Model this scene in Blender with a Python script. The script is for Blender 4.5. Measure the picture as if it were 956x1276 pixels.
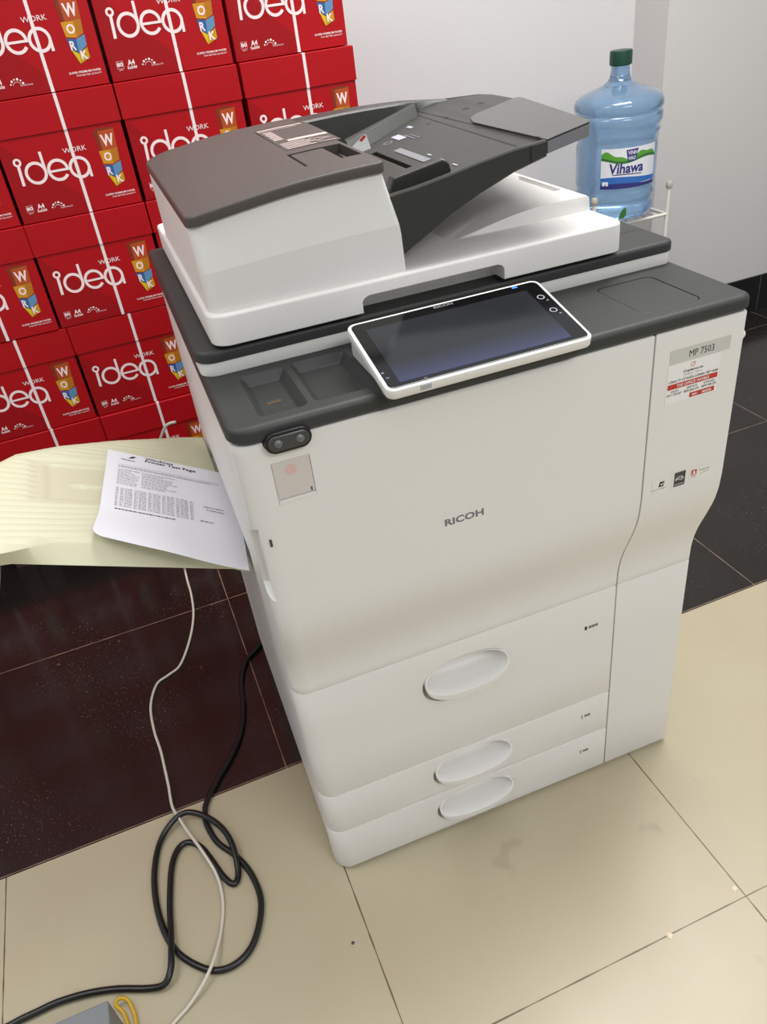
import bpy, bmesh, math, random
from mathutils import Vector, Matrix, Euler
random.seed(4)
for o in list(bpy.data.objects): bpy.data.objects.remove(o, do_unlink=True)
S = bpy.context.scene
COL = S.collection
PI = math.pi

# ---------------------------------------------------------------- camera
cd = bpy.data.cameras.new('camera')
cam = bpy.data.objects.new('camera', cd); COL.objects.link(cam)
cam.location = (-0.0692, -0.7755, 1.3261)
cam.rotation_euler = (0.9667, 0.1147, -0.3717)
cd.sensor_fit = 'VERTICAL'; cd.sensor_height = 36.0; cd.lens = 967.86/1276*36.0
cd.clip_start = 0.05; cd.clip_end = 60
S.camera = cam
# ---------------------------------------------------------------- light and exposure
S.view_settings.view_transform = 'Standard'; S.view_settings.look = 'None'
S.view_settings.gamma = 1.0; S.view_settings.use_curve_mapping = False
S.view_settings.exposure = 0.05
W = bpy.data.worlds.new('room_ambience'); S.world = W; W.use_nodes = True
bg = W.node_tree.nodes['Background']; bg.inputs[0].default_value = (0.93, 0.96, 1.0, 1); bg.inputs[1].default_value = 1.0
_nt = W.node_tree; _tc = _nt.nodes.new('ShaderNodeTexCoord'); _sp = _nt.nodes.new('ShaderNodeSeparateXYZ'); _mr = _nt.nodes.new('ShaderNodeMapRange')
_nt.links.new(_tc.outputs['Generated'], _sp.inputs[0]); _nt.links.new(_sp.outputs[2], _mr.inputs[0])
_mr.inputs[1].default_value = -0.2; _mr.inputs[2].default_value = 0.9; _mr.inputs[3].default_value = 0.36; _mr.inputs[4].default_value = 0.80
_nt.links.new(_mr.outputs[0], bg.inputs[1])
def area(name, loc, sx, sy, power, col=(1, 1, 1), rot=(0, 0, 0)):
    l = bpy.data.lights.new(name, 'AREA'); l.shape = 'RECTANGLE'; l.size = sx; l.size_y = sy
    l.energy = power; l.color = col
    o = bpy.data.objects.new(name, l); COL.objects.link(o); o.location = loc; o.rotation_euler = rot
    return o
area('ceiling_and_fill_light', (1.1, 0.5, 2.7), 1.4, 0.7, 46, (1.0, 0.98, 0.95))
area('ceiling_and_fill_light', (-1.2, 0.3, 2.7), 1.4, 0.7, 18, (1.0, 0.98, 0.95))
area('ceiling_and_fill_light', (0.9, -2.2, 2.7), 1.4, 0.7, 40, (1.0, 0.98, 0.95))  # unseen fill lamp added on the camera side to brighten front faces

# ---------------------------------------------------------------- materials
def lin(c):
    return tuple((x/255/12.92 if x/255 <= 0.04045 else ((x/255+0.055)/1.055)**2.4) for x in c) + (1,)
def mat(name, rgb, rough=0.5, metal=0.0, bump=0.0, bscale=200, var=0.0, vscale=6, **kw):
    m = bpy.data.materials.new(name); m.use_nodes = True
    nt = m.node_tree; b = nt.nodes['Principled BSDF']
    b.inputs['Base Color'].default_value = lin(rgb); b.inputs['Roughness'].default_value = rough
    b.inputs['Metallic'].default_value = metal
    for k, v in kw.items(): b.inputs[k.replace('_', ' ')].default_value = v
    tc = nt.nodes.new('ShaderNodeTexCoord')
    if bump:
        n = nt.nodes.new('ShaderNodeTexNoise'); n.inputs['Scale'].default_value = bscale
        bp = nt.nodes.new('ShaderNodeBump'); bp.inputs['Strength'].default_value = bump; bp.inputs['Distance'].default_value = 0.001
        nt.links.new(tc.outputs['Object'], n.inputs['Vector']); nt.links.new(n.outputs[0], bp.inputs['Height'])
        nt.links.new(bp.outputs[0], b.inputs['Normal'])
    if var:
        n = nt.nodes.new('ShaderNodeTexNoise'); n.inputs['Scale'].default_value = vscale; n.inputs['Detail'].default_value = 4
        mx = nt.nodes.new('ShaderNodeMix'); mx.data_type = 'RGBA'
        mx.inputs[6].default_value = tuple(x*(1-var) for x in lin(rgb)[:3])+(1,)
        mx.inputs[7].default_value = tuple(min(1, x*(1+var)) for x in lin(rgb)[:3])+(1,)
        nt.links.new(tc.outputs['Object'], n.inputs['Vector']); nt.links.new(n.outputs[0], mx.inputs[0])
        nt.links.new(mx.outputs[2], b.inputs['Base Color'])
    return m
M = {}
M['white'] = mat('white_abs_plastic', (224, 222, 218), 0.42, bump=0.12, bscale=900)
M['dark'] = mat('charcoal_plastic', (45, 47, 45), 0.52, bump=0.25, bscale=900)
M['lid'] = mat('warm_charcoal_plastic', (74, 67, 63), 0.45, bump=0.2, bscale=900)
M['tray_dark'] = mat('black_olive_plastic', (45, 45, 41), 0.40, bump=0.2, bscale=900)
M['ext'] = mat('grey_tray_plastic', (68, 68, 69), 0.22, bump=0.1, bscale=500)
M['ext_side'] = mat('light_grey_plastic', (120, 121, 125), 0.25)
M['black'] = mat('black_plastic', (14, 14, 15), 0.4)
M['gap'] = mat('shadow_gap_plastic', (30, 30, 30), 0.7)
M['glass'] = mat('panel_glass', (9, 9, 10), 0.12)
M['cream'] = mat('cream_tray_plastic', (203, 200, 172), 0.45, bump=0.1, bscale=700)
M['paper'] = mat('white_paper', (226, 226, 232), 0.8)
M['ink'] = mat('black_ink', (38, 38, 44), 0.7)
M['ink_grey'] = mat('grey_ink', (112, 112, 120), 0.7)
M['ink_mid'] = mat('mid_grey_ink', (138, 138, 146), 0.7)
M['ink_pale'] = mat('pale_grey_ink', (170, 170, 178), 0.7)
M['red'] = mat('red_carton_print', (168, 0, 14), 0.5, Specular_IOR_Level=0.3, bump=0.15, bscale=60, var=0.05, vscale=5)
M['red_deep'] = mat('deep_red_print', (152, 0, 12), 0.5, Specular_IOR_Level=0.3)
M['carton_in'] = mat('brown_cardboard', (130, 90, 60), 0.8)
M['print_white'] = mat('pinkish_white_print', (244, 222, 222), 0.45)
M['pallet'] = mat('dark_stained_wood', (58, 42, 34), 0.8, var=.2, vscale=12)
M['strap'] = mat('white_strapping', (235, 222, 222), 0.4)
M['b_brown'] = mat('rust_brown_print', (176, 72, 22), 0.4)
M['b_brown_dark'] = mat('dark_brown_print', (122, 44, 12), 0.4)
M['b_gold'] = mat('mustard_print', (204, 140, 22), 0.4)
M['b_gold_dark'] = mat('dark_mustard_print', (176, 112, 14), 0.4)
M['b_blue'] = mat('blue_print', (40, 92, 150), 0.4)
M['b_blue_light'] = mat('light_blue_print', (92, 138, 176), 0.4)
M['b_yellow'] = mat('yellow_print', (214, 182, 22), 0.4)
M['b_yellow_dark'] = mat('dark_yellow_print', (186, 150, 16), 0.4)
M['label_grey'] = mat('silver_label', (196, 195, 190), 0.35)
M['label_white'] = mat('white_sticker', (232, 230, 228), 0.35)
M['label_red'] = mat('red_sticker_print', (190, 44, 34), 0.4)
M['label_salmon'] = mat('salmon_print', (226, 178, 158), 0.4)
M['clear'] = mat('clear_label', (226, 223, 217), 0.3)
M['rubber'] = mat('black_cable_jacket', (17, 16, 16), 0.32)
M['white_cable'] = mat('off_white_cable_jacket', (205, 198, 184), 0.45)
M['yellow'] = mat('yellow_cable_jacket', (200, 158, 28), 0.4)
M['grey_box'] = mat('grey_painted_metal', (118, 122, 124), 0.5, bump=0.1)
M['rack'] = mat('white_painted_steel', (222, 218, 208), 0.35)
M['post_cap'] = mat('grey_rubber_cap', (176, 172, 158), 0.6)
M['cap_green'] = mat('dark_green_cap', (14, 62, 44), 0.35)
M['v_green'] = mat('label_green', (86, 154, 52), 0.4)
M['v_green_dark'] = mat('label_dark_green', (44, 108, 40), 0.4)
M['v_blue'] = mat('label_blue', (46, 104, 182), 0.4)
M['v_navy'] = mat('label_navy', (44, 44, 116), 0.4)
M['v_white'] = mat('label_paper', (222, 224, 230), 0.4)
M['chip'] = mat('pale_plaster', (222, 206, 176), 0.8, bump=0.5, bscale=300)
M['window'] = mat('frosted_window', (205, 198, 192), 0.25)
M['window_red'] = mat('pale_red_lamp', (216, 178, 172), 0.25)
M['lens'] = mat('smoky_lens', (96, 98, 98), 0.12)
M['bezel'] = mat('grey_bezel', (58, 60, 60), 0.3)
M['led'] = mat('blue_indicator', (40, 110, 230), 0.4)
M['led'].node_tree.nodes['Principled BSDF'].inputs['Emission Color'].default_value = lin((40, 120, 255))
M['led'].node_tree.nodes['Principled BSDF'].inputs['Emission Strength'].default_value = 0.6
M['wall'] = mat('white_wall_paint', (214, 212, 212), 0.7, bump=0.1, bscale=40, var=0.012, vscale=2.5)
M['pillar'] = mat('white_wall_paint_pillar', (206, 203, 200), 0.6, bump=0.1, bscale=40, var=0.02, vscale=3)

def screen_mat():
    m = bpy.data.materials.new('lit_touch_screen'); m.use_nodes = True
    nt = m.node_tree; b = nt.nodes['Principled BSDF']; b.inputs['Roughness'].default_value = 0.13
    b.inputs['Base Color'].default_value = lin((16, 17, 20))
    tc = nt.nodes.new('ShaderNodeTexCoord'); sp = nt.nodes.new('ShaderNodeSeparateXYZ')
    nt.links.new(tc.outputs['Object'], sp.inputs[0])
    cr = nt.nodes.new('ShaderNodeValToRGB'); nt.links.new(sp.outputs[1], cr.inputs[0])
    # the display itself shows a soft blue band along its lower edge
    mp = nt.nodes.new('ShaderNodeMapRange'); mp.inputs[1].default_value = 0.0115; mp.inputs[2].default_value = 0.1225
    nt.links.new(sp.outputs[1], mp.inputs[0]); nt.links.new(mp.outputs[0], cr.inputs[0])
    e = cr.color_ramp.elements
    e[0].position = 0.0; e[0].color = lin((70, 74, 112)); e[1].position = 0.36; e[1].color = lin((34, 36, 38))
    x = e.new(0.17); x.color = lin((52, 56, 80)); x = e.new(1.0); x.color = lin((44, 46, 48))
    nt.links.new(cr.outputs[0], b.inputs['Emission Color']); b.inputs['Emission Strength'].default_value = 0.8
    return m
M['screen'] = screen_mat()

def tile_mat(name, base, base2, grout, ox, oy, pitch, gw, rough, dust=None, dark=False):
    m = bpy.data.materials.new(name); m.use_nodes = True
    nt = m.node_tree; b = nt.nodes['Principled BSDF']; N = nt.nodes.new; L = nt.links.new
    tc = N('ShaderNodeTexCoord'); sp = N('ShaderNodeSeparateXYZ'); L(tc.outputs['Object'], sp.inputs[0])
    def line(out, off):
        a = N('ShaderNodeMath'); a.operation = 'SUBTRACT'; L(out, a.inputs[0]); a.inputs[1].default_value = off - 40*pitch + pitch/2
        d = N('ShaderNodeMath'); d.operation = 'MODULO'; L(a.outputs[0], d.inputs[0]); d.inputs[1].default_value = pitch
        s = N('ShaderNodeMath'); s.operation = 'SUBTRACT'; L(d.outputs[0], s.inputs[0]); s.inputs[1].default_value = pitch/2
        ab = N('ShaderNodeMath'); ab.operation = 'ABSOLUTE'; L(s.outputs[0], ab.inputs[0])
        return ab.outputs[0]
    mn = N('ShaderNodeMath'); mn.operation = 'MINIMUM'; L(line(sp.outputs[0], ox), mn.inputs[0]); L(line(sp.outputs[1], oy), mn.inputs[1])
    wn = N('ShaderNodeTexNoise'); wn.inputs['Scale'].default_value = 22; L(tc.outputs['Object'], wn.inputs['Vector'])
    wm = N('ShaderNodeMapRange'); L(wn.outputs[0], wm.inputs[0]); wm.inputs[1].default_value = 0.35; wm.inputs[2].default_value = 0.65
    wm.inputs[3].default_value = gw*0.55; wm.inputs[4].default_value = gw*1.15
    lt = N('ShaderNodeMath'); lt.operation = 'LESS_THAN'; L(mn.outputs[0], lt.inputs[0]); L(wm.outputs[0], lt.inputs[1])
    n1 = N('ShaderNodeTexNoise'); n1.inputs['Scale'].default_value = 3.2; n1.inputs['Detail'].default_value = 5; L(tc.outputs['Object'], n1.inputs['Vector'])
    mx = N('ShaderNodeMix'); mx.data_type = 'RGBA'; mx.inputs[6].default_value = lin(base); mx.inputs[7].default_value = lin(base2)
    mr = N('ShaderNodeMapRange'); L(n1.outputs[0], mr.inputs[0]); mr.inputs[1].default_value = 0.3; mr.inputs[2].default_value = 0.7
    L(mr.outputs[0], mx.inputs[0]); cur = mx.outputs[2]
    if dust:
        for sc, th, amt in dust:
            v = N('ShaderNodeTexNoise'); v.inputs['Scale'].default_value = sc; v.inputs['Detail'].default_value = 3; v.inputs['Roughness'].default_value = 0.7
            L(tc.outputs['Object'], v.inputs['Vector'])
            m2 = N('ShaderNodeMapRange'); L(v.outputs[0], m2.inputs[0]); m2.inputs[1].default_value = th; m2.inputs[2].default_value = th+0.05; m2.inputs[4].default_value = amt
            if dark:
                pn = N('ShaderNodeTexNoise'); pn.inputs['Scale'].default_value = 4.0; L(tc.outputs['Object'], pn.inputs['Vector'])
                pm = N('ShaderNodeMapRange'); L(pn.outputs[0], pm.inputs[0]); pm.inputs[1].default_value = 0.46; pm.inputs[2].default_value = 0.60
                mu = N('ShaderNodeMath'); mu.operation = 'MULTIPLY'; L(m2.outputs[0], mu.inputs[0]); L(pm.outputs[0], mu.inputs[1]); f = mu.outputs[0]
            else: f = m2.outputs[0]
            d = N('ShaderNodeMix'); d.data_type = 'RGBA'; L(f, d.inputs[0]); L(cur, d.inputs[6])
            d.inputs[7].default_value = lin((150, 140, 128) if dark else (132, 112, 88)); cur = d.outputs[2]
    g = N('ShaderNodeMix'); g.data_type = 'RGBA'; L(lt.outputs[0], g.inputs[0]); L(cur, g.inputs[6]); g.inputs[7].default_value = lin(grout)
    L(g.outputs[2], b.inputs['Base Color'])
    r = N('ShaderNodeMapRange'); L(n1.outputs[0], r.inputs[0]); r.inputs[3].default_value = rough*0.8; r.inputs[4].default_value = rough*1.25
    L(r.outputs[0], b.inputs['Roughness'])
    return m
M['floor_cream'] = tile_mat('cream_floor_tile', (181, 172, 145), (175, 162, 136), (96, 80, 58), 0.0119, -0.2861, 0.6, 0.0013, 0.32,
                            dust=[(5, 0.66, 0.25), (60, 0.76, 0.5)])
M['floor_dark'] = tile_mat('dark_floor_tile', (25, 21, 19), (33, 28, 26), (148, 126, 106), -0.0273, 0.3156, 0.6015, 0.0009, 0.15,
                           dust=[(170, 0.63, 0.45), (60, 0.66, 0.30)], dark=True)
M['skirt'] = mat('black_skirting_tile', (22, 21, 22), 0.15)
M['grout'] = mat('pale_grout', (150, 140, 126), 0.8)

def bottle_mat():
    m = bpy.data.materials.new('blue_tinted_water_bottle'); m.use_nodes = True
    nt = m.node_tree; b = nt.nodes['Principled BSDF']
    b.inputs['Base Color'].default_value = lin((158, 196, 232)); b.inputs['Roughness'].default_value = 0.08
    b.inputs['Transmission Weight'].default_value = 0.86; b.inputs['IOR'].default_value = 1.25; b.inputs['Coat Weight'].default_value = 1.0; b.inputs['Coat Roughness'].default_value = 0.05
    return m
M['bottle'] = bottle_mat()

# ---------------------------------------------------------------- helpers
def finish(o, smooth=True, angle=32, bevel=0, seg=2, weighted=False):
    me = o.data
    if smooth:
        me.polygons.foreach_set('use_smooth', [True]*len(me.polygons))
        me.set_sharp_from_angle(angle=math.radians(angle))
    if bevel:
        b = o.modifiers.new('bevel', 'BEVEL'); b.width = bevel; b.segments = seg; b.limit_method = 'ANGLE'; b.angle_limit = math.radians(35)
        b.harden_normals = True
def obj(name, verts, faces, mats, parent=None, mi=None, label=None, **k):
    me = bpy.data.meshes.new(name); me.from_pydata([tuple(v) for v in verts], [], faces); me.validate()
    if not isinstance(mats, (list, tuple)): mats = [mats]
    for m in mats: me.materials.append(m)
    if mi: me.polygons.foreach_set('material_index', mi)
    bm = bmesh.new(); bm.from_mesh(me)
    if k.pop('fixn', True): bmesh.ops.recalc_face_normals(bm, faces=bm.faces)
    bm.to_mesh(me); bm.free()
    o = bpy.data.objects.new(name, me); COL.objects.link(o)
    if parent: o.parent = parent
    if label: o['label'] = label
    finish(o, **k)
    return o
def empty(name, loc=(0, 0, 0), rz=0):
    o = bpy.data.objects.new(name, None); COL.objects.link(o); o.location = loc; o.rotation_euler = (0, 0, rz); o.empty_display_size = 0.05
    return o
def tag(o, label, cat, group=None):
    o['label'] = label; o['category'] = cat
    if group: o['group'] = group
    return o
def structure(o, label=None):
    o['kind'] = 'structure'
    if label: o['label'] = label
    return o
def boxvf(x0, x1, y0, y1, z0, z1):
    v = [(x0, y0, z0), (x1, y0, z0), (x1, y1, z0), (x0, y1, z0), (x0, y0, z1), (x1, y0, z1), (x1, y1, z1), (x0, y1, z1)]
    f = [(0, 3, 2, 1), (4, 5, 6, 7), (0, 1, 5, 4), (1, 2, 6, 5), (2, 3, 7, 6), (3, 0, 4, 7)]
    return v, f
def box(name, x0, x1, y0, y1, z0, z1, m, parent=None, **k):
    v, f = boxvf(x0, x1, y0, y1, z0, z1); return obj(name, v, f, m, parent, **k)
class Join:
    def __init__(s): s.v = []; s.f = []; s.m = []
    def add(s, v, f, mi=0):
        n = len(s.v); s.v += [tuple(p) for p in v]; s.f += [tuple(i+n for i in q) for q in f]; s.m += [mi]*len(f)
    def box(s, *a, mi=0): s.add(*boxvf(*a), mi)
    def cyl(s, p0, p1, r, n=14, mi=0, r1=None):
        p0 = Vector(p0); p1 = Vector(p1); d = (p1-p0).normalized(); a = d.orthogonal().normalized(); b = d.cross(a)
        r1 = r if r1 is None else r1
        v = [p0+(a*math.cos(t)+b*math.sin(t))*r for t in [2*PI*i/n for i in range(n)]] + [p1+(a*math.cos(t)+b*math.sin(t))*r1 for t in [2*PI*i/n for i in range(n)]]
        f = [(i, (i+1) % n, n+(i+1) % n, n+i) for i in range(n)]+[tuple(range(n-1, -1, -1)), tuple(range(n, 2*n))]
        s.add(v, f, mi)
    def build(s, name, mats, parent=None, **k): return obj(name, s.v, s.f, mats, parent, mi=s.m, **k)
def plan(x0, x1, y0, y1, r, ns=6, mid=1):
    """front and back outlines sampled at the same x; r = (front-left, front-right, back-left, back-right)"""
    rl = max(r[0], r[2], 1e-4); rr = max(r[1], r[3], 1e-4); xs = []
    for i in range(ns+1): xs.append(x0+rl*(1-math.cos(PI/2*i/ns)))
    xs.append(x0+rl+.0008)
    for i in range(1, mid): xs.append(x0+rl+(x1-rr-x0-rl)*i/mid)
    xs.append(x1-rr-.0008)
    for i in range(ns+1): xs.append(x1-rr*(1-math.cos(PI/2*(ns-i)/ns)))
    def off(x, a, b):
        if a > 1e-4 and x < x0+a: q = a-(x-x0); return a-math.sqrt(max(0, a*a-q*q))
        if b > 1e-4 and x > x1-b: q = b-(x1-x); return b-math.sqrt(max(0, b*b-q*q))
        return 0
    return xs, [y0+off(x, r[0], r[1]) for x in xs], [y1-off(x, r[2], r[3]) for x in xs]
def rslab(name, x0, x1, y0, y1, levels, r, m, parent=None, zf=None, ns=6, mid=1, mtx=None, raw=False, **k):
    """levels: (inset, z) or (inset, z, {overrides x0 x1 y0 y1})"""
    V = []; F = []; per = None; levels = list(levels)
    if not raw and x1-x0 > .02:
        a, b = levels[0], levels[-1]; levels = [(a[0]+.0012,)+tuple(a[1:])]+levels+[(b[0]+.0012,)+tuple(b[1:])]
    for lv in levels:
        ins, z = lv[0], lv[1]; ov = lv[2] if len(lv) > 2 else {}
        a, b, c, d = ov.get('x0', x0)+ins, ov.get('x1', x1)-ins, ov.get('y0', y0)+ins, ov.get('y1', y1)-ins
        rr = tuple(max(q-ins, 0.0002) if q > 0 else 0 for q in r)
        xs, yf, yb = plan(a, b, c, d, rr, ns, mid); n = len(xs)
        ring = [(xs[i], yf[i]) for i in range(n)]+[(xs[i], yb[i]) for i in range(n-1, -1, -1)]
        for (x, y) in ring: V.append(Vector((x, y, zf(x, y, z) if zf else z)))
        per = len(ring)
    n = per//2
    for l in range(len(levels)-1):
        for i in range(per):
            j = (i+1) % per; F.append((l*per+i, l*per+j, (l+1)*per+j, (l+1)*per+i))
    for base in (0, (len(levels)-1)*per):
        for i in range(n-1): F.append((base+i, base+i+1, base+per-2-i, base+per-1-i))
    if mtx: V = [mtx @ v for v in V]
    if raw: return V, F
    return obj(name, V, F, m, parent, **k)
def rb(z0, z1, b=0.002, n=3):
    """levels with rounded top and bottom edge"""
    lv = []
    for i in range(n+1): t = PI/2*i/n; lv.append((b*(1-math.sin(t)), z0+b*(1-math.cos(t))))
    for i in range(n+1): t = PI/2*(n-i)/n; lv.append((b*(1-math.sin(t)), z1-b*(1-math.cos(t))))
    return lv
def rtop(z0, z1, b=0.006, n=4, b0=0.0008):
    lv = [(b0, z0), (0, z0+b0)]
    for i in range(n+1): t = PI/2*(n-i)/n; lv.append((b*(1-math.sin(t)), z1-b*(1-math.cos(t))))
    return lv
def prism(poly, h0, h1, axis='z'):
    n = len(poly)
    def P(a, b, h): return (a, b, h) if axis == 'z' else ((a, h, b) if axis == 'y' else (h, a, b))
    v = [P(a, b, h0) for a, b in poly]+[P(a, b, h1) for a, b in poly]
    f = [tuple(range(n)), tuple(range(2*n-1, n-1, -1))]+[(i, n+i, n+(i+1) % n, (i+1) % n) for i in range(n)]
    return v, f
def cut(o, cutters):
    """subtract cutter meshes (vertex, face lists), keep the result as plain mesh"""
    cs = []
    for v, f in cutters:
        c = obj('cutter', v, f, o.data.materials[0] if o.data.materials else None, smooth=False); cs.append(c)
        c.parent = o.parent
        md = o.modifiers.new('b', 'BOOLEAN'); md.operation = 'DIFFERENCE'; md.object = c; md.solver = 'EXACT'
    bpy.context.view_layer.update()
    dg = bpy.context.evaluated_depsgraph_get()
    me = bpy.data.meshes.new_from_object(o.evaluated_get(dg))
    o.modifiers.clear(); old = o.data; o.data = me; me.name = old.name
    for c in cs: bpy.data.objects.remove(c, do_unlink=True)
    finish(o, angle=30)
    return o
def tube(name, pts, r, m, parent=None, closed=False, res=5, bez=10, **k):
    # Catmull-Rom through the points, swept circle mesh
    P = [Vector(p) for p in pts]; n = len(P); C = []
    for i in range(n-1):
        a, b, c, d = P[max(i-1, 0)], P[i], P[i+1], P[min(i+2, n-1)]
        for j in range(res):
            t = j/res; C.append(0.5*((2*b)+(c-a)*t+(2*a-5*b+4*c-d)*t*t+(-a+3*b-3*c+d)*t**3))
    C.append(P[-1]); V = []; F = []; nn = 10; up = Vector((0, 0, 1)); prev = None
    for i, p in enumerate(C):
        t = (C[min(i+1, len(C)-1)]-C[max(i-1, 0)]).normalized()
        if prev is None: a = t.orthogonal().normalized()
        else: a = (prev-t*prev.dot(t)).normalized()
        prev = a; b = t.cross(a)
        for q in range(nn): an = 2*PI*q/nn; V.append(p+(a*math.cos(an)+b*math.sin(an))*r)
        if i:
            for q in range(nn): F.append(((i-1)*nn+q, (i-1)*nn+(q+1) % nn, i*nn+(q+1) % nn, i*nn+q))
    F.append(tuple(range(nn-1, -1, -1))); F.append(tuple(range((len(C)-1)*nn, len(C)*nn)))
    return obj(name, V, F, m, parent, angle=60, **k)
def lathe(prof, c=(0, 0), n=48, rf=None):
    V = []; F = []
    for i, (r, z) in enumerate(prof):
        for q in range(n):
            a = 2*PI*q/n; V.append((c[0]+r*math.cos(a), c[1]+r*math.sin(a), z))
        if i:
            for q in range(n): F.append(((i-1)*n+q, (i-1)*n+(q+1) % n, i*n+(q+1) % n, i*n+q))
    F.append(tuple(range(n-1, -1, -1))); F.append(tuple(range((len(prof)-1)*n, len(prof)*n)))
    return V, F
_tc = {}
def glyphs(s, bold=0.0, res=2, shear=0.0):
    key = (s, bold, res, shear)
    if key not in _tc:
        cu = bpy.data.curves.new('t', 'FONT'); cu.body = s; cu.size = 1; cu.offset = bold; cu.resolution_u = res; cu.fill_mode = 'FRONT'; cu.shear = shear
        o = bpy.data.objects.new('t', cu); COL.objects.link(o); bpy.context.view_layer.update()
        me = bpy.data.meshes.new_from_object(o.evaluated_get(bpy.context.evaluated_depsgraph_get()))
        v = [(p.co.x, p.co.y) for p in me.vertices]; f = [tuple(p.vertices) for p in me.polygons]
        bpy.data.objects.remove(o, do_unlink=True); bpy.data.meshes.remove(me)
        x0 = min(p[0] for p in v); x1 = max(p[0] for p in v); y0 = min(p[1] for p in v); y1 = max(p[1] for p in v)
        _tc[key] = ([((x-x0)/(x1-x0), (y-y0)/(y1-y0)) for x, y in v], f, (x1-x0)/(y1-y0))
    return _tc[key]
class Decal:
    """flat printed shapes in (u,v) with a tiny height per layer"""
    def __init__(s): s.v = []; s.f = []; s.m = []; s.mats = []
    def mi(s, m):
        if m not in s.mats: s.mats.append(m)
        return s.mats.index(m)
    def poly(s, pts, m, h=0):
        n = len(s.v); a = sum(pts[i][0]*pts[(i+1) % len(pts)][1]-pts[(i+1) % len(pts)][0]*pts[i][1] for i in range(len(pts)))
        if a < 0: pts = pts[::-1]
        s.v += [(x, y, h) for x, y in pts]; s.f.append(tuple(range(n, n+len(pts)))); s.m.append(s.mi(m))
    def rect(s, u0, v0, u1, v1, m, h=0, nx=1, ny=1):
        for i in range(nx):
            for j in range(ny):
                a, b = u0+(u1-u0)*i/nx, u0+(u1-u0)*(i+1)/nx; c, d = v0+(v1-v0)*j/ny, v0+(v1-v0)*(j+1)/ny
                s.poly([(a, c), (b, c), (b, d), (a, d)], m, h)
    def ring(s, cx, cy, ro, ri, m, h=0, a0=0, a1=2*PI, n=36):
        k = s.mi(m); b = len(s.v)
        for i in range(n+1):
            t = a0+(a1-a0)*i/n; s.v += [(cx+ro*math.cos(t), cy+ro*math.sin(t), h), (cx+ri*math.cos(t), cy+ri*math.sin(t), h)]
        for i in range(n): q = b+2*i; s.f.append((q, q+2, q+3, q+1)); s.m.append(k)
    def seg(s, x0, y0, x1, y1, w, m, h=0):
        dx, dy = x1-x0, y1-y0; l = math.hypot(dx, dy); nx, ny = -dy/l*w/2, dx/l*w/2
        s.poly([(x0+nx, y0+ny), (x0-nx, y0-ny), (x1-nx, y1-ny), (x1+nx, y1+ny)], m, h)
    def text(s, t, u0, v0, u1, v1, m, h=0.0003, bold=0.0, keep=False, shear=0.0, quad=None):
        V, F, asp = glyphs(t, bold, shear=shear); k = s.mi(m); b = len(s.v)
        if keep:
            w = (v1-v0)*asp; u1 = u0+w
        for x, y in V:
            if quad:
                p = [quad[0][i]*(1-x)*(1-y)+quad[1][i]*x*(1-y)+quad[2][i]*x*y+quad[3][i]*(1-x)*y for i in (0, 1)]; s.v.append((p[0], p[1], h))
            else: s.v.append((u0+(u1-u0)*x, v0+(v1-v0)*y, h))
        for f in F:
            s.f.append(tuple(i+b for i in f)); s.m.append(k)
    def build(s, name, fn, parent=None, **k):
        V = [fn(*p) for p in s.v]
        o = obj(name, V, s.f, s.mats, parent, mi=s.m, fixn=False, smooth=False, **k); return o
def plane_fn(o, U, Vv, N=None):
    o = Vector(o); U = Vector(U); Vv = Vector(Vv); N = U.cross(Vv).normalized() if N is None else Vector(N)
    return lambda u, v, h: o+U*u+Vv*v+N*(h+0.0003)

# ---------------------------------------------------------------- the room
fl = obj('floor', [(-3.5, -3.5, 0), (4.5, -3.5, 0), (4.5, 0.3116, 0), (-3.5, 0.3116, 0), (4.5, 2.6, 0), (-3.5, 2.6, 0),
                   (-3.5, -3.5, -.05), (4.5, -3.5, -.05), (4.5, 2.6, -.05), (-3.5, 2.6, -.05)],
         [(0, 1, 2, 3), (3, 2, 4, 5), (6, 9, 8, 7), (0, 6, 7, 1), (1, 7, 8, 4, 2), (4, 8, 9, 5), (5, 9, 6, 0, 3)],
         [M['floor_cream'], M['floor_dark']], mi=[0, 1, 0, 0, 0, 0, 0], smooth=False)
structure(fl, 'floor of cream tiles with a band of dark tiles along the wall')
structure(box('wall_back', -3.5, 1.85, 1.842, 1.95, 0, 2.8, M['wall'], smooth=False), 'white painted wall behind the red cartons')
structure(box('wall_right', 1.85, 4.5, 1.667, 1.95, 0, 2.8, M['pillar'], smooth=False), 'white painted wall section jutting out beside the water bottle')
# black skirting tiles with pale joints
def skirting(name, x0, x1, y, joints):
    j = Join(); xs = [x0]+joints+[x1]
    for a, b in zip(xs[:-1], xs[1:]): j.box(a+0.0014, b-0.0014, y-0.0075, y, 0.0005, 0.149)
    j.box(x0, x1, y-0.006, y-0.0005, 0.0005, 0.148, mi=1)
    structure(j.build(name, [M['skirt'], M['grout']], smooth=False))
skirting('trim_1', 1.85, 4.4, 1.667, [1.85+.559-.001, 3.01, 3.61])
skirting('trim_2', -3.5, 1.84, 1.842, [-3.0, -2.4, -1.8, -1.2, -.6, 0, .6, 1.2])
structure(box('trim_3', 1.842, 1.849, 1.667, 1.834, 0.0005, 0.149, M['skirt'], smooth=False))

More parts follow.
